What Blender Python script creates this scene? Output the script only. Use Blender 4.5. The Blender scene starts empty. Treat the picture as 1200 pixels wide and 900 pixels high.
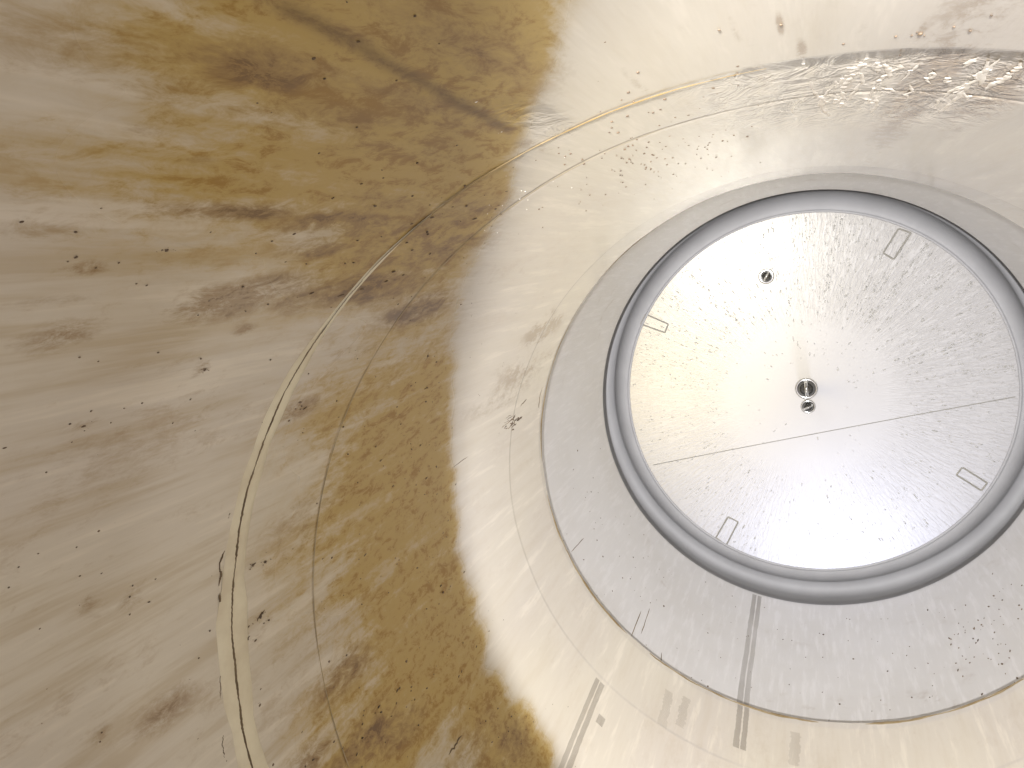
import bpy, bmesh, math, random
import numpy as np
from mathutils import Matrix, Vector

# ------------------------------------------------------------------ camera, world, lamps, exposure
S = 0.45                                   # one unit of the measurements below in metres
def A(x, z, s): return Vector((x * S, -s * S, z * S))     # pipe space: the axis runs along Y, s = distance from the cap

sc = bpy.context.scene
col = sc.collection
cam_d = bpy.data.cameras.new('camera'); cam = bpy.data.objects.new('camera', cam_d); col.objects.link(cam)
cam_d.sensor_width = 36.0; cam_d.lens = 27.0; cam_d.clip_start = 0.003; cam_d.clip_end = 100
r_, u_, b_ = Vector((0.93158579, 0.35870768, -0.05896361)), Vector((0, 0.16220114, 0.98675772)), Vector((0.36352154, -0.91924947, 0.15110428))
m = Matrix((r_, u_, b_)).transposed().to_4x4(); m.translation = A(0.00439, 0.1902, 1.05484)
cam.matrix_world = m
sc.camera = cam

w = bpy.data.worlds.new('World'); sc.world = w; w.use_nodes = True
bgn = w.node_tree.nodes['Background']
bgn.inputs['Color'].default_value = (0.95, 0.915, 1.0, 1); bgn.inputs['Strength'].default_value = 1.2

def lamp(name, kind, loc, target, energy, color, **kw):
    d = bpy.data.lights.new(name, kind); d.energy = energy; d.color = color
    for k, v in kw.items(): setattr(d, k, v)
    o = bpy.data.objects.new(name, d); col.objects.link(o); o.location = loc
    o.rotation_euler = (target - loc).to_track_quat('-Z', 'Y').to_euler()
    return o
# the torch held at the mouth of the pipe: the edge of its beam is the bright edge on the wall
TP = A(0.0, 0.2, 1.3)
lamp('torch', 'SPOT', TP, TP + Vector((0.048, 0.976, -0.219)), 10.3, (0.985, 0.975, 1.0), spot_size=math.radians(2 * 20.7), spot_blend=0.07, shadow_soft_size=0.004)
# lamps added behind the thin cap for its glow: a white patch and a broad warm side above, a cool side below
lamp('backlight_white', 'AREA', A(-0.09, 0.20, -0.10), A(-0.085, 0.19, 0), 0.065, (1.0, 0.96, 0.90), shape='DISK', size=0.05)
lamp('backlight_warm', 'AREA', A(-0.17, 0.03, -0.16), A(-0.15, 0.03, 0), 0.065, (1.0, 0.80, 0.36), shape='DISK', size=0.06)
lamp('backlight_cool', 'AREA', A(0.04, -0.24, -0.17), A(0.035, -0.19, 0), 0.15, (0.64, 0.70, 1.0), shape='DISK', size=0.03)

sc.view_settings.view_transform = 'Standard'; sc.view_settings.look = 'None'
sc.view_settings.exposure = 0.35; sc.view_settings.gamma = 1.0; sc.view_settings.use_curve_mapping = False
sc.render.engine = 'CYCLES'
sc.cycles.use_denoising = True
sc.cycles.max_bounces = 8; sc.cycles.diffuse_bounces = 4; sc.cycles.glossy_bounces = 3; sc.cycles.transmission_bounces = 8
sc.cycles.sample_clamp_indirect = 6

# ------------------------------------------------------------------ measured places: wall (angle in degrees, s), cap (x, z)
BROWN = [(105.1,0.889,0.0376,2.66,0.55),(109.4,0.86,0.0304,2.77,0.5),(109.3,0.893,0.0336,1.77,0.5),(111.6,0.932,0.0136,1.4,0.8),(111.6,0.942,0.0059,0.65,0.5),(116.9,0.941,0.0042,0.32,0.6),(118.5,0.92,0.0039,0.37,0.6),(122.3,0.896,0.0215,0.67,0.8),(122.0,0.883,0.0087,0.63,0.7),(123.2,0.84,0.0234,1.34,1),(125.9,0.841,0.014,0.88,0.9),(131.5,0.866,0.0186,1.59,1),(130.0,0.847,0.0173,1.19,0.8),(132.3,0.827,0.0122,1.29,0.7),(134.9,0.847,0.005,0.51,0.9),(138.6,0.855,0.0035,0.91,0.8),(127.5,0.925,0.0053,0.48,0.9),(133.1,0.918,0.0094,1.21,0.6),(133.0,0.917,0.0033,0.45,0.8),(130.0,0.927,0.0108,0.35,0.3),(141.7,0.898,0.0065,0.52,0.5),(160.4,0.873,0.0044,0.86,0.6),(162.3,0.853,0.0049,1.02,0.5),(176.0,0.835,0.0142,1.67,0.6),(174.2,0.866,0.0037,0.86,0.5),(147.3,0.776,0.0118,1.17,1),(131.5,0.782,0.0361,1.98,1.0),(135.8,0.715,0.0286,2.1,1.1),(125.6,0.766,0.0468,3.5,0.8),(120.3,0.767,0.0331,2.84,0.6),(140.7,0.757,0.0172,0.82,0.7),(122.6,0.836,0.0306,1.94,0.4),(119.8,0.828,0.0279,1.92,0.5),(173.9,0.779,0.0102,1.22,0.9),(187.8,0.709,0.0249,1.9,0.8),(188.5,0.731,0.0148,1.81,0.5),(198.1,0.71,0.0312,2.6,0.9),(193.7,0.757,0.0207,1.43,0.8),(200.3,0.677,0.0246,2.47,0.7),(217.1,0.586,0.0268,3.29,0.6),(212.2,0.617,0.0331,2.91,0.5),(142.3,0.84,0.0167,1.92,0.35),(148.2,0.818,0.0186,1.15,0.25),(163.8,0.747,0.025,2.72,0.4),(113.7,0.876,0.0509,2.13,0.5),(113.0,0.952,0.0241,2.02,0.35),(123.8,0.941,0.0152,1.51,0.25)]  # first blobs also deepen the painted shade by the beam's upper edge
OCHRE = [(157.4,0.642,0.072,5.18,0.6),(162.4,0.648,0.048,3.03,0.8),(149.1,0.639,0.0438,2.12,0.6),(176.9,0.665,0.0372,2.17,1),(181.2,0.586,0.0321,2.11,1.1),(189.5,0.577,0.0316,1.89,1.0),(184.7,0.639,0.0527,4.72,0.6),(194.7,0.624,0.0619,6.2,0.8),(200.5,0.589,0.0385,3.21,0.9),(209.5,0.57,0.0294,3.18,0.7),(216.4,0.58,0.0367,3.64,0.8),(199.2,0.694,0.0602,4.81,0.8),(191.7,0.721,0.0369,5.21,0.5),(166.8,0.678,0.05,6.25,0.6),(172.0,0.61,0.0522,5.24,0.8),(118.7,0.783,0.0547,4.41,0.8),(105.5,0.885,0.0489,4.44,0.9),(107.6,0.902,0.0427,3.76,0.7),(118.8,0.89,0.0571,4.39,0.4),(109.5,0.848,0.0339,4.41,0.8),(126.2,0.79,0.04,4.66,0.6),(111.1,0.934,0.0271,2.92,0.6),(165.3,0.603,0.0332,7.22,0.8),(176.0,0.576,0.0227,7.27,0.7),(219.0,0.564,0.0286,4.61,0.5),(97.8,0.851,0.1287,2.05,0.15),(149.8,0.735,0.0434,7.16,0.35),(168.7,0.728,0.0399,8.36,0.35)]
GREY = [(80.6,0.737,0.2432,1.78,0.55),(75.4,0.731,0.0791,2.17,0.5),(79.6,0.763,0.0896,0.62,0.8),(82.0,0.744,0.0533,0.57,0.5),(75.0,0.706,0.0775,1.1,0.5),(75.5,0.76,0.0263,0.9,0.8),(86.0,0.761,0.0546,0.5,0.5),(89.6,0.807,0.01,0.26,1.0),(82.1,0.681,0.0804,0.69,0.4),(90.7,0.838,0.0077,0.18,0.9),(82.8,0.817,0.0083,0.21,0.9),(93.2,0.843,0.015,0.19,0.4),(146.7,0.432,0.0397,3.5,0.9),(155.6,0.43,0.0823,4.4,0.45),(160.1,0.455,0.0927,3.26,0.4),(131.2,0.634,0.0545,2.48,0.25),(110.2,0.794,0.025,0.55,0.6),(100.4,0.796,0.0414,0.35,0.4),(92.3,0.757,0.062,0.91,0.3)]
TOPLINE = [(107.98,0.9402),(108.15,0.9294),(108.18,0.9195),(108.63,0.9017),(108.75,0.8849),(109.13,0.8598),(109.48,0.8287)]
SPECKS = [(109.92,0.9241,1.4),(107.98,0.9204,1),(110.85,0.9153,1),(114.04,0.9169,1),(113.53,0.8873,1),(118.45,0.8563,1),(121.64,0.9157,1),(123.93,0.9477,1),(124.21,0.8616,1.5),(125.94,0.9051,1.6),(120.58,0.8368,1),(109.28,0.8968,1),(122.67,0.9331,1),(124.27,0.8959,1),(126.46,0.9294,1),(120.17,0.8615,1),(119.0,0.8218,1),(116.82,0.9387,1),(118.49,0.9203,1),(126.02,0.9051,1.6),(126.52,0.9293,1),(129.13,0.9025,1),(128.93,0.9063,1),(127.03,0.9166,1),(138.82,0.8541,2.4),(137.45,0.8595,1),(141.18,0.8824,1),(141.06,0.8758,1),(142.35,0.8852,1),(142.03,0.8953,1.8),(141.47,0.9007,1),(140.68,0.895,1),(141.93,0.8534,1),(145.58,0.9023,1),(147.54,0.866,1),(135.95,0.8808,1),(132.7,0.8526,1),(132.54,0.8741,1),(139.24,0.8189,1),(144.17,0.8568,1),(135.89,0.9019,1),(135.23,0.909,1),(132.15,0.8434,1),(153.4,0.8744,1.3),(160.89,0.8536,1),(149.23,0.8719,1),(147.98,0.8874,1),(154.16,0.8822,1),(153.82,0.9026,1),(157.25,0.8784,1),(155.35,0.9047,1),(173.03,0.8156,1),(166.62,0.8873,1),(161.94,0.8542,1),(163.84,0.8533,1),(153.26,0.8966,1),(173.94,0.8656,1),(174.7,0.8666,1),(166.03,0.7819,2),(166.52,0.7725,1.7),(183.1,0.7806,2),(181.43,0.7784,1),(190.43,0.7802,1),(174.18,0.7684,1),(170.79,0.8088,1),(171.56,0.7137,1),(174.4,0.6854,1),(168.46,0.6157,1),(162.4,0.7343,1),(199.17,0.6559,1),(193.62,0.6511,2.2),(178.15,0.6426,1),(189.28,0.5854,1.8),(191.14,0.7028,1),(194.29,0.7042,1),(200.07,0.6963,1),(219.13,0.5975,1),(211.19,0.5974,1),(184.8,0.7238,2),(185.93,0.7074,1.8),(173.07,0.7746,2.4),(118.47,0.8566,1),(120.66,0.8358,1),(120.27,0.8615,1),(152.41,0.7284,1),(141.99,0.7477,1.8),(134.41,0.7435,1),(140.59,0.7061,1),(152.58,0.6718,1),(144.91,0.6618,1.8),(142.39,0.7848,1),(136.82,0.7942,1),(147.85,0.7463,1),(145.89,0.7167,1),(99.88,0.8625,1),(104.63,0.8643,1),(103.46,0.8468,1),(102.18,0.8324,1),(106.3,0.8319,1),(99.75,0.8267,1),(94.0,0.8452,1),(93.8,0.8027,1),(101.72,0.7941,1),(101.38,0.7678,1),(100.68,0.7691,1),(106.49,0.7197,1),(109.68,0.7574,1),(110.35,0.7285,1),(105.09,0.7564,1),(104.92,0.7043,1),(106.56,0.5902,1),(82.76,0.8157,2),(81.16,0.8224,1),(80.17,0.8185,1),(84.08,0.8141,1),(79.7,0.8328,1),(87.06,0.8102,1),(83.34,0.7917,1),(75.86,0.7749,1),(90.65,0.8385,1)]
NSPECKS = [(209.35,0.2351),(213.2,0.2453),(220.23,0.1781),(222.46,0.224),(220.59,0.238),(233.28,0.2169),(248.84,0.3156),(273.83,0.1422),(269.56,0.1995),(273.48,0.1958),(280.4,0.1986),(306.94,0.2184),(309.79,0.2019),(304.44,0.257),(276.72,0.288),(287.46,0.2302),(291.25,0.2852),(294.7,0.2917),(318.97,0.2118),(187.17,0.193),(196.7,0.1625)]
SCRATCHES = [[(169.55,0.5647),(169.08,0.527),(168.18,0.4851),(167.2,0.4678)],[(167.86,0.4686),(167.21,0.454),(166.85,0.4361),(166.41,0.4263)],[(168.46,0.4438),(168.01,0.4277)],[(165.02,0.4161),(164.02,0.4004)],[(169.08,0.4688),(168.01,0.4626)],[(166.47,0.4326),(169.06,0.4217)],[(168.52,0.3534),(164.73,0.3568),(162.78,0.3546)],[(209.24,0.6489),(209.36,0.6378),(209.14,0.6285)],[(173.31,0.7771),(172.86,0.7746),(172.72,0.7721)],[(142.1,0.7509),(141.3,0.7473)],[(146.08,0.6601),(144.3,0.6633)]]
NSCRATCHES = [[(238.0,0.3333),(236.87,0.3039)],[(229.17,0.3225),(228.63,0.2611)],[(230.93,0.3009),(230.29,0.2424)],[(205.87,0.3112),(206.15,0.2633)]]
VEINS = [[(89.99,0.78),(89.0,0.7562),(88.65,0.7299),(87.86,0.6976),(87.42,0.6647)],[(83.79,0.7855),(83.62,0.7684),(83.82,0.7538)],[(83.39,0.7219),(83.41,0.6978),(83.43,0.6673)],[(77.81,0.7881),(77.48,0.767),(77.36,0.7444),(77.69,0.7216),(77.7,0.6744)],[(75.92,0.7881),(75.69,0.7706),(75.85,0.7562),(76.15,0.7427)],[(86.37,0.7631),(86.53,0.7386)],[(86.8,0.7723),(86.06,0.779),(85.22,0.7755)],[(91.7,0.7825),(91.0,0.7722),(90.66,0.7568)],[(88.93,0.7254),(88.23,0.7271),(87.48,0.7145)],[(90.48,0.7882),(89.62,0.788),(89.06,0.7792)]]
STRIPES = [[(256.29,0.0763),(256.61,0.2653),(257.24,0.4094)],[(226.4,0.4393),(226.9,0.5059),(227.52,0.5573)]]
SMEARS = [[(240.86,0.375),(241.41,0.4324)],[(244.72,0.3683),(244.84,0.4178)],[(267.92,0.3598),(267.65,0.4114)]]
EDGECR = [[(153.99,0.8043),(155.74,0.8033)],[(157.66,0.8003),(158.54,0.8003)],[(162.33,0.7987),(163.59,0.8009),(165.06,0.7989),(166.14,0.8)],[(175.74,0.7977),(177.01,0.7993),(178.46,0.7995),(179.76,0.8009)],[(182.69,0.801),(183.91,0.8028),(185.39,0.8027)],[(167.22,0.799),(168.3,0.798)]]
TABS = [[(0.0861,0.1796),(0.0979,0.1711),(0.1161,0.2016),(0.1025,0.2077)],[(-0.209,0.1146),(-0.1784,0.0996),(-0.1834,0.088),(-0.2165,0.1012)],[(-0.1037,-0.17),(-0.0901,-0.1765),(-0.1066,-0.2111),(-0.1203,-0.2009)],[(0.1718,-0.0979),(0.178,-0.0879),(0.205,-0.1062),(0.1989,-0.1162)]]
SEAM = [(-0.2057,-0.0998),(0.2308,0.0013)]
DROPS = [(-0.002,0.0101),(-0.001,-0.0103),(-0.0504,0.1579),(-0.0154,0.0617)]
SQUARE = [(229.76,0.4825)]


# ------------------------------------------------------------------ materials
class NT:
    def __init__(self, name):
        self.m = bpy.data.materials.new(name); self.m.use_nodes = True
        self.t = self.m.node_tree; self.t.nodes.clear()
    def n(self, typ, ins=None, **kw):
        nd = self.t.nodes.new(typ)
        for k, v in kw.items(): setattr(nd, k, v)
        for k, v in (ins or {}).items(): self.put(nd.inputs[k], v)
        return nd
    def put(self, sock, v):
        if isinstance(v, bpy.types.NodeSocket): self.t.links.new(v, sock)
        elif isinstance(v, bpy.types.Node): self.t.links.new(v.outputs[0], sock)
        else: sock.default_value = v
    def math(self, op, a, b=0.0, clamp=False):
        nd = self.n('ShaderNodeMath', operation=op, use_clamp=clamp); self.put(nd.inputs[0], a); self.put(nd.inputs[1], b); return nd.outputs[0]
    def ramp(self, v, a, b, c=0.0, d=1.0, smooth=True):
        nd = self.n('ShaderNodeMapRange', {0: v, 1: a, 2: b, 3: c, 4: d}); nd.clamp = True
        if smooth: nd.interpolation_type = 'SMOOTHSTEP'
        return nd.outputs[0]
    def mix(self, f, a, b, blend='MIX'):
        nd = self.n('ShaderNodeMix', data_type='RGBA', blend_type=blend)
        self.put(nd.inputs[0], f); self.put(nd.inputs[6], a); self.put(nd.inputs[7], b); return nd.outputs[2]
    def attr(self, name): return self.n('ShaderNodeAttribute', attribute_name=name).outputs['Fac']
    def coord(self, sx, sy, sz):
        tc = self.n('ShaderNodeTexCoord'); mp = self.n('ShaderNodeMapping', {'Vector': tc.outputs['Object']})
        mp.inputs['Scale'].default_value = (sx / S, sy / S, sz / S); return mp.outputs[0]
    def noise(self, vec, scale, detail=6, rough=0.55, dist=0.0):
        return self.n('ShaderNodeTexNoise', {'Vector': vec, 'Scale': scale, 'Detail': detail, 'Roughness': rough, 'Distortion': dist}).outputs[0]
    def out(self, sh): self.n('ShaderNodeOutputMaterial', {'Surface': sh})
def C(r, g, b): return (r, g, b, 1.0)
def srgb(r, g, b):
    f = lambda v: (v / 255 / 12.92) if v / 255 <= 0.04045 else ((v / 255 + 0.055) / 1.055) ** 2.4
    return (f(r), f(g), f(b), 1.0)

def wall_material(name='stained_plastic', band=False):
    k = NT(name)
    st = k.coord(1, 0.09, 1); iso = k.coord(1, 1, 1); st2 = k.coord(1, 0.30, 1); st3 = k.coord(1, .5, 1)
    n1 = k.noise(st2, 42, 5, 0.65, 0.5); n3 = k.noise(st2, 9, 2, 0.5); n4 = k.noise(st3, 160, 5, 0.78, 0.4); n5 = k.noise(st, 85, 4, 0.66)
    base = k.mix(k.ramp(n3, .3, .7), C(0.65, 0.60, 0.49), C(0.60, 0.55, 0.475))
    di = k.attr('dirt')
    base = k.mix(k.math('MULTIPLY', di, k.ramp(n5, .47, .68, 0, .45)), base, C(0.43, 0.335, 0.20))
    base = k.mix(k.ramp(n5, .32, .47, .45, 0), base, C(0.80, 0.74, 0.62))
    n14 = k.math('ADD', k.math('MULTIPLY', n1, .5), k.math('MULTIPLY', n4, .5))
    n145 = k.math('ADD', k.math('MULTIPLY', n14, .65), k.math('MULTIPLY', n5, .35))
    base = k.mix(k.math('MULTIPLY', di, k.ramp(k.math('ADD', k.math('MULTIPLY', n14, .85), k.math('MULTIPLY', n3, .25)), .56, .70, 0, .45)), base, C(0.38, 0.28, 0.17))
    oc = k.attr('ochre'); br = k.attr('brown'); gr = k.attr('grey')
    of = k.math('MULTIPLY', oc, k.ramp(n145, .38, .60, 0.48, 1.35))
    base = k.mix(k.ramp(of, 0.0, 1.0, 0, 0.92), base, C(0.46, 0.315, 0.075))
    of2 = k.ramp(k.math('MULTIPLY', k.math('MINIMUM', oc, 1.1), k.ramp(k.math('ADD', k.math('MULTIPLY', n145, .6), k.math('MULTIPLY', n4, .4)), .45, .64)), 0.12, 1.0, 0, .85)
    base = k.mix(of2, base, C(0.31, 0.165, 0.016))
    bf = k.math('MULTIPLY', br, k.ramp(n14, .40, .60, 0.10, 1.5))
    base = k.mix(k.ramp(bf, 0.15, 1.15, 0, 0.75, False), base, C(0.27, 0.165, 0.065))
    bf2 = k.ramp(k.math('MULTIPLY', br, k.ramp(n14, .47, .64)), 0.35, 1.0, 0, .7)
    base = k.mix(bf2, base, C(0.13, 0.070, 0.028))
    gf = k.math('MULTIPLY', gr, k.ramp(n14, .40, .60, 0.2, 1.3))
    base = k.mix(k.ramp(gf, 0.1, 1.0, 0, 0.8), base, C(0.33, 0.25, 0.16))
    base = k.mix(k.math('MULTIPLY', k.attr('line'), k.ramp(n14, .38, .58, .60, .95)), base, C(0.17, 0.10, 0.028))
    wr = k.attr('wrinkle')
    nw = k.noise(st3, 75, 3, .7, 1.5)
    h = k.math('ADD', k.math('MULTIPLY', n5, 0.5), k.math('MULTIPLY', wr, k.math('MULTIPLY', nw, 9.0)))
    bump = k.n('ShaderNodeBump', {'Height': h, 'Strength': 0.28, 'Distance': 0.0008})
    p = k.n('ShaderNodeBsdfPrincipled', {'Base Color': base, 'Roughness': k.ramp(k.math('ADD', oc, k.math('MULTIPLY', wr, .35)), 0, 1, 0.14, 0.46), 'Normal': bump.outputs[0], 'IOR': 1.5})
    k.out(p); return k.m

def socket_material():
    k = NT('grey_cap_plastic')
    st = k.coord(1, 0.12, 1); iso = k.coord(1, 1, 1)
    n1 = k.noise(st, 170, 5, .65); n2 = k.noise(iso, 7, 5, .55); n3 = k.noise(iso, 45, 6, .6, .3)
    base = k.mix(k.ramp(n2, .35, .65), C(0.61, 0.60, 0.585), C(0.56, 0.545, 0.52))
    base = k.mix(k.math('MULTIPLY', k.ramp(n1, .47, .70), .40), base, C(0.74, 0.73, 0.73))
    base = k.mix(k.math('MULTIPLY', k.ramp(n3, .56, .74), k.ramp(n2, .48, .66, 0.05, .6)), base, C(0.36, 0.31, 0.26))
    bump = k.n('ShaderNodeBump', {'Height': k.math('ADD', n1, k.math('MULTIPLY', n3, .4)), 'Strength': 0.35, 'Distance': 0.0006})
    k.out(k.n('ShaderNodeBsdfPrincipled', {'Base Color': base, 'Roughness': 0.42, 'Normal': bump.outputs[0]})); return k.m

def disc_material():
    k = NT('thin_translucent_plastic')
    tc = k.n('ShaderNodeTexCoord'); sep = k.n('ShaderNodeSeparateXYZ', {0: tc.outputs['Object']})
    x, z = sep.outputs[0], sep.outputs[2]
    r = k.math('SQRT', k.math('ADD', k.math('MULTIPLY', x, x), k.math('MULTIPLY', z, z)))
    inv = k.math('DIVIDE', 1.0, k.math('ADD', r, 0.0015))
    cx, cz = k.math('MULTIPLY', x, inv), k.math('MULTIPLY', z, inv)
    def pol(kr): return k.n('ShaderNodeCombineXYZ', {0: cx, 1: cz, 2: k.math('MULTIPLY', r, kr)}).outputs[0]
    a = k.noise(pol(2.2), 62, 3, .6); b = k.noise(pol(9.0), 90, 2, .6)
    rr = k.ramp(r, 0.035, 0.070)
    h = k.math('MULTIPLY', rr, k.math('ADD', k.math('MULTIPLY', k.ramp(a, .40, .70), 1.0), k.math('MULTIPLY', b, .45)))
    bump = k.n('ShaderNodeBump', {'Height': h, 'Strength': 0.45, 'Distance': 0.0010})
    iso = k.noise(k.coord(1, 1, 1), 9, 5, .55)
    base = k.mix(k.ramp(iso, .35, .65), C(0.24, 0.232, 0.21), C(0.215, 0.207, 0.185))
    p = k.n('ShaderNodeBsdfPrincipled', {'Base Color': base, 'Roughness': 0.38, 'Normal': bump.outputs[0]})
    t = k.n('ShaderNodeBsdfTranslucent', {'Color': C(0.63, 0.62, 0.57), 'Normal': bump.outputs[0]})
    k.out(k.n('ShaderNodeMixShader', {0: 0.50, 1: p, 2: t})); return k.m

def bead():
    k = NT('water_bead')
    p = k.n('ShaderNodeBsdfPrincipled', {'Base Color': C(0.60, 0.59, 0.55), 'Roughness': 0.12}); t = k.n('ShaderNodeBsdfTranslucent', {'Color': C(1.0, 1.0, 0.98)})
    k.out(k.n('ShaderNodeMixShader', {0: 0.5, 1: p, 2: t})); return k.m
def metal(name, c, rough):
    k = NT(name); n = k.noise(k.coord(1, 1, 1), 40, 3, .5)
    k.out(k.n('ShaderNodeBsdfPrincipled', {'Base Color': c, 'Metallic': 1.0, 'Roughness': k.ramp(n, .3, .7, rough * .8, rough * 1.3)})); return k.m
def plain(name, c1, c2, scale=60, rough=0.5):
    k = NT(name); n = k.noise(k.coord(1, 1, 1), scale, 5, .6)
    bump = k.n('ShaderNodeBump', {'Height': n, 'Strength': 0.2, 'Distance': 0.0004})
    k.out(k.n('ShaderNodeBsdfPrincipled', {'Base Color': k.mix(k.ramp(n, .3, .7), c1, c2), 'Roughness': rough, 'Normal': bump.outputs[0]})); return k.m
def film(name, c, alpha):
    k = NT(name); st = k.coord(1, .2, 1); n = k.noise(st, 50, 5, .6)
    p = k.n('ShaderNodeBsdfPrincipled', {'Base Color': c, 'Roughness': 0.5}); t = k.n('ShaderNodeBsdfTransparent')
    k.out(k.n('ShaderNodeMixShader', {0: k.ramp(n, .3, .7, alpha * .6, alpha), 1: t, 2: p})); return k.m

M_WALL = wall_material(); M_SOCK = socket_material(); M_DISC = disc_material()
M_RIM = plain('smooth_grey_plastic', C(0.40, 0.398, 0.40), C(0.36, 0.358, 0.36), 18, 0.6)
M_CRACK = plain('dark_crack_dirt', C(0.11, 0.075, 0.04), C(0.18, 0.13, 0.07), 80, .7)
M_DIRT = plain('dark_dirt', C(0.07, 0.048, 0.03), C(0.20, 0.14, 0.085), 90, .65)
M_BAND = plain('cream_joint_filler', C(0.80, 0.75, 0.57), C(0.66, 0.59, 0.43), 40, .4)
M_LINE = plain('moulded_line_plastic', C(0.30, 0.285, 0.245), C(0.25, 0.24, 0.205), 40, .5)
M_BEAD = bead(); M_CHROME = metal('polished_steel', C(0.75, 0.75, 0.73), .10); M_DARKM = metal('dark_polished_steel', C(0.16, 0.16, 0.155), .14)
M_FILM = film('grey_residue', C(0.27, 0.24, 0.20), 0.36); M_FILM2 = film('faint_residue', C(0.26, 0.22, 0.16), 0.14)
M_LUMP = plain('pale_scale_lump', C(0.84, 0.80, 0.72), C(0.78, 0.73, 0.63), 90, .75)
M_MOULD = plain('mould_line_dirt', C(0.30, 0.23, 0.12), C(0.46, 0.38, 0.25), 50, .6)
M_PIN = plain('dark_metal', C(0.03, 0.03, 0.03), C(0.07, 0.07, 0.065), 60, .3)
M_RUST = plain('brown_edge_dirt', C(0.26, 0.18, 0.07), C(0.40, 0.31, 0.17), 60, .6)

# ------------------------------------------------------------------ mesh helpers
def link(o, parent=None):
    col.objects.link(o)
    if parent: o.parent = parent
    return o
def mesh_obj(name, verts, faces, mat, parent=None, smooth=True, attrs=None):
    me = bpy.data.meshes.new(name)
    v = np.asarray(verts, dtype=np.float32); fa = np.asarray(faces, dtype=np.int32) if isinstance(faces, np.ndarray) else None
    if fa is not None:
        nf, kk = fa.shape
        me.vertices.add(len(v)); me.vertices.foreach_set('co', v.ravel())
        me.loops.add(nf * kk); me.loops.foreach_set('vertex_index', fa.ravel())
        me.polygons.add(nf); me.polygons.foreach_set('loop_start', np.arange(nf, dtype=np.int32) * kk)
        me.update(calc_edges=True); me.validate()
    else:
        me.from_pydata([tuple(map(float, q)) for q in v], [], faces)
    if smooth: me.polygons.foreach_set('use_smooth', np.ones(len(me.polygons), dtype=bool))
    for k, a in (attrs or {}).items():
        at = me.attributes.new(k, 'FLOAT', 'POINT'); at.data.foreach_set('value', np.asarray(a, dtype=np.float32).ravel())
    me.materials.append(mat); me.update()
    return link(bpy.data.objects.new(name, me), parent)
def thing(name, label, cat, loc=(0, 0, 0), group=None):
    o = bpy.data.objects.new(name, None); o.empty_display_size = 0.01; link(o); o.location = loc
    o['label'] = label; o['category'] = cat
    if group: o['group'] = group
    return o
def tag(o, label, cat, group=None, kind=None):
    o['label'] = label; o['category'] = cat
    if group: o['group'] = group
    if kind: o['kind'] = kind
    return o
def grid_faces(nt, ns, wrap):
    i = np.arange(nt if wrap else nt - 1)[:, None]; j = np.arange(ns - 1)[None, :]
    i2 = (i + 1) % nt
    return np.stack([(i * ns + j).ravel() + 0 * (i2 * j).ravel(), (i2 * ns + j).ravel(), (i2 * ns + j + 1).ravel(), (i * ns + j + 1).ravel()], 1).astype(np.int32)
def revolve(name, prof, mat, parent, nt=360, attrs=None):
    """a surface turned about the pipe's axis from a profile of (radius, s)"""
    th = np.linspace(0, 2 * np.pi, nt, endpoint=False); R = np.array([p[0] for p in prof]); s = np.array([p[1] for p in prof])
    v = np.stack([np.cos(th)[:, None] * R * S, np.broadcast_to(-s * S, (nt, len(s))), np.sin(th)[:, None] * R * S], -1).reshape(-1, 3)
    return mesh_obj(name, v, grid_faces(nt, len(s), True), mat, parent)
def arc(c0, r, a0, a1, k):
    return [(c0[0] + r * math.cos(math.radians(a0 + (a1 - a0) * i / k)), c0[1] + r * math.sin(math.radians(a0 + (a1 - a0) * i / k))) for i in range(k + 1)]

def R_pipe(s):                               # inner radius of the pipe along its length
    return np.interp(s, [0.30, 0.332, 0.345, 0.43, 0.434, 0.7306, 0.80, 1.3], [0.2530, 0.2530, 0.2515, 0.2495, 0.2490, 0.2468, 0.2462, 0.2462])
def R_sock(s): return np.interp(s, [0.0608, 0.35], [0.2580, 0.2606])
def wp(th, s, R, h=0.0):                     # a point on the wall, h proud of it (towards the axis)
    r = R(s) - h; a = math.radians(th); return A(r * math.cos(a), r * math.sin(a), s)

def smooth_line(pts, n):
    p = np.array(pts, float); d = np.r_[0, np.cumsum(np.hypot(np.diff(p[:, 0]) * .0043, np.diff(p[:, 1])))]
    t = np.linspace(0, d[-1], n); return np.c_[np.interp(t, d, p[:, 0]), np.interp(t, d, p[:, 1])]
def stroke(name, pts, R, width, height, mat, parent, seed=0, jitter=0.0, n=None, profile=4, sink=0.0):
    """a low rounded ridge laid along a line on the wall; width and height in pipe units"""
    rnd = random.Random(seed); n = n or max(5, len(pts) * 4); L = smooth_line(pts, n); verts = []; k = profile; wv = [rnd.uniform(.6, 1.35) for _ in range(n // 4 + 3)]
    for i, (t, s) in enumerate(L):
        e = math.sin(math.pi * min(1, max(0.04, i / (n - 1)) if i < n - 1 else 0.04)); e = min(1, e * 1.8 + .12) * (wv[i // 4] + (wv[i // 4 + 1] - wv[i // 4]) * (i % 4) / 4)
        i0, i1 = max(0, i - 1), min(n - 1, i + 1); dt = (L[i1, 0] - L[i0, 0]) * .0043; ds = L[i1, 1] - L[i0, 1]; q = math.hypot(dt, ds) or 1
        nt_, ns_ = -ds / q, dt / q
        jt, js = rnd.gauss(0, jitter), rnd.gauss(0, jitter)
        for j in range(k + 1):
            u = -1 + 2 * j / k
            tt = t + (nt_ * u * width * e + jt) / .0043; ss = s + ns_ * u * width * e + js
            verts.append(wp(tt, ss, R, height * e * (1 - u * u) - 0.00012 - sink))
    faces = [(i * (k + 1) + j, i * (k + 1) + j + 1, (i + 1) * (k + 1) + j + 1, (i + 1) * (k + 1) + j) for i in range(n - 1) for j in range(k)]
    return mesh_obj(name, verts, faces, mat, parent)
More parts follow.
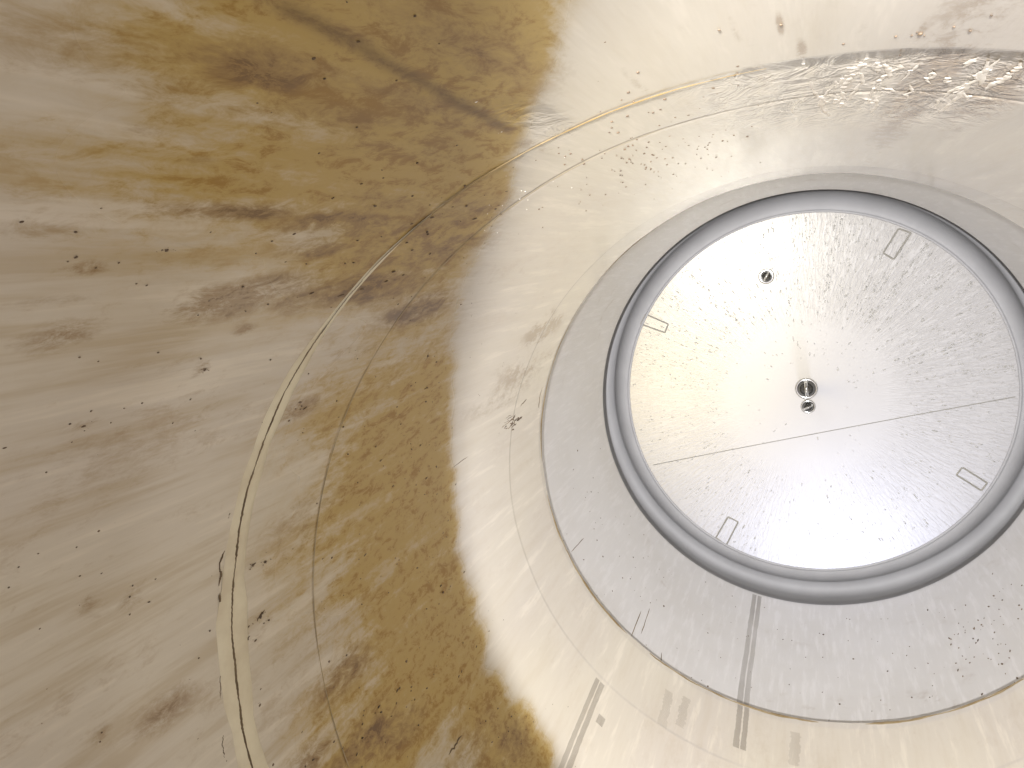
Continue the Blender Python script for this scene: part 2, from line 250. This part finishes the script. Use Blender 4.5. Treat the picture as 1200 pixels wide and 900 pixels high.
def ribbon(name, pts, R, width, mat, parent, off=0.0, h=0.0004, n=24, seed=0, rag=0.0):
    rnd = random.Random(seed); L = smooth_line(pts, n); verts = []
    for t, s in L:
        for u in (-1, -.33, .33, 1):
            verts.append(wp(t + (off + u * width * rnd.uniform(1 - rag, 1 + rag)) / .0043, s, R, h))
    faces = [(i * 4 + j, i * 4 + j + 1, (i + 1) * 4 + j + 1, (i + 1) * 4 + j) for i in range(n - 1) for j in range(3)]
    return mesh_obj(name, verts, faces, mat, parent)

# ------------------------------------------------------------------ the pipe
pipe = thing('plastic_pipe', 'cream plastic pipe seen from inside, its wall streaked with brown stains', 'pipe', (0, 0, 0))
th = np.radians(np.concatenate([np.arange(66, 132, 0.16), np.arange(132, 236, 0.34), np.arange(236, 426, 1.0)]))
sv = np.concatenate([np.linspace(0.3325, 0.3465, 9), np.arange(0.349, 0.427, 0.0025), np.arange(0.428, 0.437, 0.001), np.arange(0.4385, 0.985, 0.0019), np.linspace(0.988, 1.28, 30)])
TH, SV = np.meshgrid(np.degrees(th) % 360, sv, indexing='ij')
def blobs(lst):
    a = np.zeros_like(TH)
    for (t, s, ds, dt, k) in lst:
        q = ((TH - t) / dt) ** 2 + ((SV - s) / ds) ** 2
        a = np.maximum(a, k * np.exp(-0.55 * q ** 1.3)) + 0.25 * k * np.exp(-0.5 * q)
    return np.clip(a, 0, 1.4)
brown = blobs(BROWN); ochre = blobs(OCHRE); grey = blobs(GREY)
def near_line(pts, wd):
    L = smooth_line(pts, 60); d = np.full(TH.shape, 9.0)
    for t, s in L: d = np.minimum(d, np.hypot((TH - t) * .0043, (SV - s) * 0.35))
    return np.exp(-(d / wd) ** 2)
brown = np.maximum(brown, 1.3 * near_line(TOPLINE, 0.0034))
ochre = np.maximum(ochre, 1.1 * near_line(TOPLINE, 0.0085))
sm = lambda x, a, b: np.clip((x - a) / (b - a), 0, 1) ** 2 * (3 - 2 * np.clip((x - a) / (b - a), 0, 1))
# ochre film: part stain, part painted shade beyond the edge of the torch beam
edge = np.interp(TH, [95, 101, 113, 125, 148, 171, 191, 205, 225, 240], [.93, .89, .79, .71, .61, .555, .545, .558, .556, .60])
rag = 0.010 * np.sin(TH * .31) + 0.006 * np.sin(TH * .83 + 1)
film_shade = sm(SV - edge - rag * sm(TH, 165, 200), -0.022, 0.028) * sm(TH, 92, 104) * (1 - sm(TH, 222, 236))
ochre = np.clip(np.maximum(1.15 * ochre * sm(SV - edge - rag * .5, -0.03, 0.025), 0) + film_shade * (0.62 * np.exp(-(np.maximum(SV - edge, 0) / 0.13) ** 2) + .42 * (1 - sm(TH, 112, 140)) * (1 - sm(SV, .88, .97)) + .06), 0, 1.3)  # densest at the beam's edge and top, where shade is painted in
dirt = 0.30 + 0.70 * sm(SV - edge, -0.03, 0.05) * sm(TH, 92, 104)  # streak strength: dirt, painted weaker where the torch beam falls
line = near_line(TOPLINE, 0.0017)
wr = sm(TH, 72, 76) * (1 - sm(TH, 88, 102)) * sm(SV, .62, .73) * (1 - sm(SV, .785, .80)) * (.75 + .25 * np.sin(TH * 1.3 + SV * 40) * np.sin(TH * .7)) + 0.35 * (np.exp(-((TH - 108) / 1.6) ** 2 - ((SV - .825) / .035) ** 2))
Rr = R_pipe(SV)
# low relief: a soft mould line, dents and an uneven cast surface
Rr = Rr + 0.0006 * np.exp(-((SV - 0.7306) / 0.0012) ** 2)
Rr = Rr + 0.00035 * np.sin(TH * .21 + SV * 9) * np.sin(SV * 23 + TH * .07)
v = np.stack([np.cos(np.radians(TH)) * Rr * S, -SV * S, np.sin(np.radians(TH)) * Rr * S], -1).reshape(-1, 3)
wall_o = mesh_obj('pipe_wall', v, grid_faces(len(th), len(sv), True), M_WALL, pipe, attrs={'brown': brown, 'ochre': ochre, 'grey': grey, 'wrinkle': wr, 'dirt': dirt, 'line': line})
revolve('pipe_shell', [(0.2530, 0.3322), (0.2575, 0.3310), (0.2640, 0.345), (0.2640, 1.278), (0.2600, 1.2815), (0.2470, 1.2805)], M_RUST, pipe, 180)
# joint: cream filler band, the crack along it, and short broken cracks at its edge
def band(name, t0, t1, s_of, hw, h0, mat, n):
    verts = []; rnd = random.Random(4); wob = np.interp(range(n), range(0, n + 12, 12), [rnd.uniform(-.5, 1.6) for _ in range(0, n + 12, 12)])
    for i in range(n):
        t = t0 + (t1 - t0) * i / (n - 1); k = hw(t) * (0.8 + .2 * wob[i]); h = h0 * min(1, k / .006)
        for u, hh in ((-1, -.0002), (-.85, h * .8), (-.3, h), (.3, h), (.85, h * .8), (1, -.0002)): verts.append(wp(t, s_of(t) + u * k, R_pipe, hh))
    faces = [(i * 6 + j, i * 6 + j + 1, (i + 1) * 6 + j + 1, (i + 1) * 6 + j) for i in range(n - 1) for j in range(5)]
    return mesh_obj(name, verts, faces, mat, pipe)
ridge_s = lambda t: 0.7935 + 0.0035 * math.exp(-((t - 150) / 25) ** 2)
band('joint_band', 121, 236, lambda t: ridge_s(t) - .001, lambda t: float(np.interp(t, [121, 126, 140, 152, 165, 236], [.0003, .0018, .005, .0078, .0095, .0115])), 0.0007, M_BAND, 420)
ridge_line = lambda t: (t, ridge_s(t) + 0.0004 * math.sin(t * .45) + .0002 * math.sin(t * 1.1))
stroke('crack_line', [ridge_line(t) for t in range(130, 237, 2)], lambda s: R_pipe(s) - 0.0007, 0.0007, 0.0004, M_CRACK, pipe, 3, 0.00012, 460, 4)
stroke('joint_line', [ridge_line(t) for t in range(92, 131, 2)], lambda s: R_pipe(s) - 0.0005, 0.0006, 0.0003, M_RUST, pipe, 3, 0.00004, 200, 4)
for i, p in enumerate(EDGECR): stroke('edge_crack', [(t, s + 0.0045) for t, s in p], R_pipe, 0.0005, 0.0003, M_CRACK, pipe, i, 0.0002, 24)
stroke('mould_line', [(t, 0.7306) for t in range(97, 212, 2)], R_pipe, 0.00030, 0.0002, M_MOULD, pipe, 9, 0.0, 400, 3)
rv = random.Random(31)
for i, p in enumerate(VEINS):
    fine = []
    for (t0, s0), (t1, s1) in zip(p[:-1], p[1:]):
        fine += [(t0 + (t1 - t0) * q + rv.gauss(0, .12), s0 + (s1 - s0) * q + rv.gauss(0, .0025)) for q in (0, .33, .66)]
    fine.append(p[-1])
    stroke('raised_vein', fine, R_pipe, 0.0010, 0.00028, M_LUMP, pipe, 20 + i, 0.00008, len(fine) * 9, 6)
    for _ in range(2 if len(p) > 3 else 1):
        t0, s0 = rv.choice(fine); dt, ds = rv.uniform(-1.6, 1.6), rv.uniform(-.03, .01)
        br_ = [(t0 + dt * q + rv.gauss(0, .12), min(.79, s0 + ds * q + rv.gauss(0, .003))) for q in (0, .25, .5, .75, 1)]
        stroke('raised_vein', br_, R_pipe, 0.0007, 0.0002, M_LUMP, pipe, 70 + i, 0.00008, 44, 6)
for i, p in enumerate(SCRATCHES): stroke('scratch', p, R_pipe, 0.0006 if i else .0005, 0.0003, M_CRACK, pipe, 40 + i, 0.0004 if i else .0001)
stroke('end_dirt_line', [(t, 0.3345 + .0006 * math.sin(t * .7)) for t in range(66, 340, 2)], R_pipe, 0.0022, 0.0004, M_RUST, pipe, 11, 0.0002, 400, 3)
rv = random.Random(17)
for i in range(34):                          # the crust above the joint: a net of small raised veins
    t0, s0 = rv.uniform(76.5, 91.5), rv.uniform(.70, .787); dt = rv.choice((-1, 1)) * rv.uniform(.2, 1.0); ds = rv.uniform(-.035, .02)
    stroke('raised_vein', [(t0 + dt * q + rv.gauss(0, .14), min(.789, s0 + ds * q + rv.gauss(0, .0035))) for q in (0, .2, .4, .6, .8, 1)], R_pipe, rv.uniform(.0004, .0009), .00022, M_LUMP, pipe, 200 + i, .00006, 40, 5)
rv = random.Random(5)
for i in range(16):
    q = abs(rv.gauss(0, 1)); t0 = 167.6 + rv.gauss(0, .8); s0 = .447 + rv.gauss(0, .016)
    stroke('scratch', [(t0, s0), (t0 + rv.uniform(-.25, .1), s0 - rv.uniform(.004, .016))], R_pipe, rv.uniform(.0004, .0010), .0003, M_DIRT, pipe, 90 + i, .0003, 7)
for i, p in enumerate(SMEARS): ribbon('residue_smear', p, R_pipe, 0.004, M_FILM2, pipe, seed=i, rag=.3)
# the double stripe runs over the end of the pipe and on into the cap
ribbon('residue_stripe', [(227.52 + .12, .575), STRIPES[1][1], STRIPES[1][0]], R_pipe, 0.0020, M_FILM, pipe, -.0030, rag=.12)
ribbon('residue_stripe', [(227.52 + .12, .575), STRIPES[1][1], STRIPES[1][0]], R_pipe, 0.0023, M_FILM, pipe, .0026, rag=.12)
ribbon('residue_stripe', [(256.9, .338), STRIPES[0][2]], R_pipe, 0.0025, M_FILM, pipe, -.0033, rag=.15)
ribbon('residue_stripe', [(256.9, .338), STRIPES[0][2]], R_pipe, 0.0023, M_FILM, pipe, .0029, rag=.15)
sq = SQUARE[0]; ribbon('square_mark', [(sq[0], sq[1] - .006), (sq[0], sq[1] + .006)], R_pipe, 0.0034, M_FILM, pipe, n=4)

# ------------------------------------------------------------------ the end cap
cap = thing('end_cap', 'round pale end cap with grey socket closing the far end of the pipe', 'cap', (0, 0, 0))
disc_o = revolve('cap_disc', [(0.0004, -0.0050)] + [(r, -0.0050 * (1 - (r / .2345) ** 2)) for r in np.linspace(0.01, 0.2345, 40)], M_DISC, cap, 360)
lip = revolve('cap_lip', [(0.2345, 0.0)] + arc((0.2362, 0.0), 0.0017, 180, 20, 8) + [(0.2390, 0.0006)], M_RIM, cap, 360)
rim_p = [(0.2390 + 0.0255 * math.sin(a), 0.0006 - 0.040 * (1 - math.cos(a))) for a in np.linspace(0.0, 1.22, 22)]
rim_p += [(0.2665, -0.0285), (0.2720, -0.0300), (0.2780, -0.0290), (0.2815, -0.0240), (0.2820, -0.0160), (0.2800, 0.0), (0.2770, 0.0150), (0.2730, 0.0320), (0.2685, 0.0480), (0.2650, 0.0570), (0.2612, 0.0606)]
revolve('rolled_rim', rim_p, M_RIM, cap, 360)
revolve('socket_wall', [(0.2612, 0.0606), (0.2592, 0.0604), (0.2583, 0.0612), (0.2580, 0.0630)] + [(float(R_sock(s)), float(s)) for s in np.linspace(0.07, 0.352, 60)], M_SOCK, cap, 540)
revolve('cap_shell', [(0.2606, 0.352), (0.2860, 0.353), (0.2880, 0.350), (0.2880, -0.030), (0.280, -0.046), (0.2600, -0.044), (0.2400, -0.0035)], M_SOCK, cap, 180)
for i, p in enumerate(NSCRATCHES): stroke('scratch', p, R_sock, 0.0006, 0.0003, M_CRACK, cap, 60 + i, 0.0001)
for off, wd in ((-.0033, .0025), (.0029, .0023)):
    ribbon('residue_stripe', [(256.25, .068), (256.61, 0.2653), (256.9, .3325)], R_sock, wd, M_FILM, cap, off, rag=.15)
def bar(name, a, b, wd, h, mat, parent):     # a low rounded bar lying on the face of the cap
    a, b = np.array(a), np.array(b); d = (b - a) / np.linalg.norm(b - a); nrm = np.array([-d[1], d[0]]); verts = []; K = 14
    for i in range(K):
        p = a + (b - a) * i / (K - 1)
        for u in (-1, -.6, 0, .6, 1):
            q = p + nrm * u * wd; zz = -0.0050 * (1 - min(1, np.hypot(*q) / .2345) ** 2)
            verts.append(A(q[0], q[1], zz + h * (1 - u * u) - .0001))
    faces = [(i * 5 + j, i * 5 + j + 1, (i + 1) * 5 + j + 1, (i + 1) * 5 + j) for i in range(K - 1) for j in range(4)]
    return mesh_obj(name, verts, faces, mat, parent)
for q in TABS:
    q = [np.array(p) for p in q]; ctr = sum(q) / 4
    e = [(q[i] + q[(i + 1) % 4]) / 2 for i in range(4)]
    corners = [np.array(p) for p in q]
    vs, fs = [], []
    for i in range(4):
        p, q2 = corners[i], corners[(i + 1) % 4]; d = (q2 - p) / np.linalg.norm(q2 - p); nn = np.array([-d[1], d[0]]); b0 = len(vs)
        for j in range(6):
            c_ = p + (q2 - p) * j / 5
            for u in (-1, -.5, 0, .5, 1):
                g = c_ + nn * u * 0.0010; vs.append(A(g[0], g[1], -0.0050 * (1 - min(1, np.hypot(*g) / .2345) ** 2) + 0.0010 * (1 - u * u) - .0001))
        fs += [(b0 + j * 5 + m_, b0 + j * 5 + m_ + 1, b0 + j * 5 + m_ + 6, b0 + j * 5 + m_ + 5) for j in range(5) for m_ in range(4)]
    mesh_obj('moulded_tab', vs, fs, M_LINE, cap)
bar('seam_line', SEAM[0], SEAM[1], 0.0005, 0.0006, M_LINE, cap)

# ------------------------------------------------------------------ water drops on the cap's face, imitated by metal domes and rings
def turned(name, p, prof, mat, parent, nt=36):
    zz = -0.0050 * (1 - min(1, math.hypot(*p) / .2345) ** 2)
    vs = [A(p[0] + q[0] * math.cos(2 * math.pi * i / nt), p[1] + q[0] * math.sin(2 * math.pi * i / nt), zz + q[1]) for i in range(nt) for q in prof]
    k = len(prof); fs = [(i * k + j, ((i + 1) % nt) * k + j, ((i + 1) % nt) * k + j + 1, i * k + j + 1) for i in range(nt) for j in range(k - 1)]
    return mesh_obj(name, vs, fs, mat, parent)
def dome(r, h, base=0.0): return [(r, base)] + [(r * math.cos(a), base + h * math.sin(a)) for a in np.linspace(0.05, math.pi / 2, 12)]
def drop_dome(name, p, r, h, drop_ring, glint_angle):
    f = turned(name, p, dome(r, h), M_DARKM, cap)
    turned('drop_ring', p, [(drop_ring, -.0002), (drop_ring, .0012), (drop_ring - .0012, .0024), (r * .98, .0024), (r * .9, .0008)], M_CHROME, f)
    zz = -0.0050 * (1 - min(1, math.hypot(*p) / .2345) ** 2); d = np.array([math.cos(glint_angle), math.sin(glint_angle)]); nn = np.array([-d[1], d[0]]); vs = []; K = 11
    for i in range(K):
        u = -.92 + 1.84 * i / (K - 1); hh = h * math.sqrt(max(.05, 1 - u * u)) + .0004
        for w_ in (-1, -.5, 0, .5, 1):
            g = np.array(p) + d * u * r + nn * w_ * r * .22; vs.append(A(g[0], g[1], zz + hh + .0012 * (1 - w_ * w_) - .0012 * abs(w_)))
    mesh_obj('glint_rib', vs, [(i * 5 + j, i * 5 + j + 1, i * 5 + j + 6, i * 5 + j + 5) for i in range(K - 1) for j in range(4)], M_CHROME, f)  # bright strip shaped as the glint in the drop
    return f
drop_dome('centre_drop', DROPS[0], 0.0112, 0.011, 0.0142, math.radians(95))
drop_dome('lower_drop', (DROPS[1][0] + .001, DROPS[1][1] - .0035), 0.0072, 0.009, 0.0094, math.radians(30))
drop_dome('upper_drop', DROPS[2], 0.0068, 0.006, 0.0102, math.radians(60))
# unseen peg added behind the cap to cast a shadow on the thin disc
turned('shadow_peg', DROPS[0], [(0.0, -.001), (0.0075, -.001), (0.0070, -0.034), (0.0045, -0.040), (0.0, -0.041)], M_DARKM, cap)

def scatter(name, items, mat, sub=1):
    """many small flattened domes in one mesh; items = (point, normal, tangent, radius, height, stretch)"""
    bm = bmesh.new(); bmesh.ops.create_icosphere(bm, subdivisions=sub, radius=1.0)
    bv = np.array([q.co[:] for q in bm.verts]); bf = np.array([[q.index for q in f.verts] for f in bm.faces]); bm.free()
    N = len(items); P = np.array([i[0][:] for i in items]); Nn = np.array([i[1][:] for i in items]); T = np.array([i[2][:] for i in items]); B = np.cross(Nn, T)
    r = np.array([i[3] for i in items])[:, None, None]; h = np.array([i[4] for i in items])[:, None, None]; k = np.array([i[5] for i in items])[:, None, None]
    ir = np.random.RandomState(3).uniform(.75, 1.25, (N, len(bv), 1)) if sub == 1 and mat is M_DIRT else 1.0
    V = P[:, None] + (T[:, None] * bv[None, :, 0:1] * r * k + B[:, None] * bv[None, :, 1:2] * r) * ir + Nn[:, None] * bv[None, :, 2:3] * h
    F = (bf[None] + (np.arange(N) * len(bv))[:, None, None]).reshape(-1, 3).astype(np.int32)
    return mesh_obj(name, V.reshape(-1, 3), F, mat)
rnd = random.Random(7)
it = []
lines = [rnd.uniform(0, 2 * math.pi) for _ in range(230)]
for i in range(6500):
    a = rnd.choice(lines) + rnd.gauss(0, .004) if rnd.random() < .75 else rnd.uniform(0, 2 * math.pi)
    r = .2345 * math.sqrt(rnd.uniform(.04, .97))
    up = math.sin(a)
    if rnd.random() > (0.35 + .65 * max(0, up) ** .5 if up > 0 else .28): continue
    if r < .115 and rnd.random() < .75: continue
    sz = abs(rnd.gauss(0, 1)) * .00028 + .00028
    x, z = r * math.cos(a), r * math.sin(a)
    it.append((A(x, z, -0.0050 * (1 - (r / .2345) ** 2)), Vector((0, -1, 0)), Vector((math.cos(a), 0, math.sin(a))), sz * S, sz * S * .6, rnd.choice((1, 1.4, 2.2, 3.5))))
tag(scatter('condensation', it, M_BEAD, 1), 'tiny beads of condensation in radial lines over the pale cap', 'condensation', kind='stuff')

# ------------------------------------------------------------------ dirt flakes stuck to the walls
it = []
def flake(t, s, R, r, k):
    a = math.radians(t); nr = Vector((-math.cos(a), 0, -math.sin(a))); tv = (Vector((0, 1, 0)) + Vector((-math.sin(a), 0, math.cos(a))) * rnd.uniform(-.5, .5)).normalized()
    it.append((wp(t, s, R, 0.0001), nr, tv, r * S, r * S * .45, k))
for t, s, k in SPECKS:
    u = 0.00045 * k ** .7 * min(1.25, max(.7, (1.06 - s) * 4)); flake(t, s, R_pipe, u * rnd.uniform(.8, 1.15), rnd.uniform(1.0, 1.7))
    if k > 1.5:
        for _ in range(4): flake(t + rnd.gauss(0, .25), s + rnd.gauss(0, .002), R_pipe, u * rnd.uniform(.2, .45), rnd.uniform(1, 2.2))
for t, s in NSPECKS:
    flake(t, s, R_sock, .0010 * rnd.uniform(.6, 1.2), rnd.uniform(1, 2))
for _ in range(60): flake(rnd.gauss(309, 7), rnd.gauss(.23, .045), R_sock, rnd.uniform(.0004, .0010), rnd.uniform(1, 3))
for _ in range(110): flake(rnd.uniform(190, 330), rnd.uniform(.09, .32), R_sock, rnd.uniform(.0003, .0007), rnd.uniform(1, 3))
for _ in range(120): flake(rnd.gauss(103, 6), rnd.gauss(.69, .06), R_pipe, rnd.uniform(.0003, .0006), rnd.uniform(1, 2))
for _ in range(260): flake(rnd.uniform(100, 235), rnd.uniform(.50, .95), R_pipe, rnd.uniform(.00015, .00035), rnd.uniform(1, 2.5))
for (t0, s0, ds, dt, k) in BROWN + OCHRE:
    if s0 < .80 and k > .55:
        for _ in range(7): flake(rnd.gauss(t0, dt * .7), rnd.gauss(s0, ds * .6), R_pipe, rnd.uniform(.0002, .0006), rnd.uniform(1, 3.5))
tag(scatter('dirt_flakes', it, M_DIRT, 1), 'scattered tiny dark flakes of dirt stuck to the pipe wall', 'dirt', kind='stuff')
rnd = random.Random(12); it = []
for _ in range(26): flake(rnd.gauss(108.6, .9), rnd.gauss(.822, .016), R_pipe, rnd.uniform(.0003, .0005), rnd.uniform(1, 1.6))
for _ in range(14): flake(rnd.gauss(118, 3), rnd.gauss(.735, .02), R_pipe, rnd.uniform(.0002, .0004), rnd.uniform(1, 1.6))
tag(scatter('scale_lumps', it, M_LUMP, 2), 'pale lumps of scale along the upper wall of the pipe', 'scale', kind='stuff')
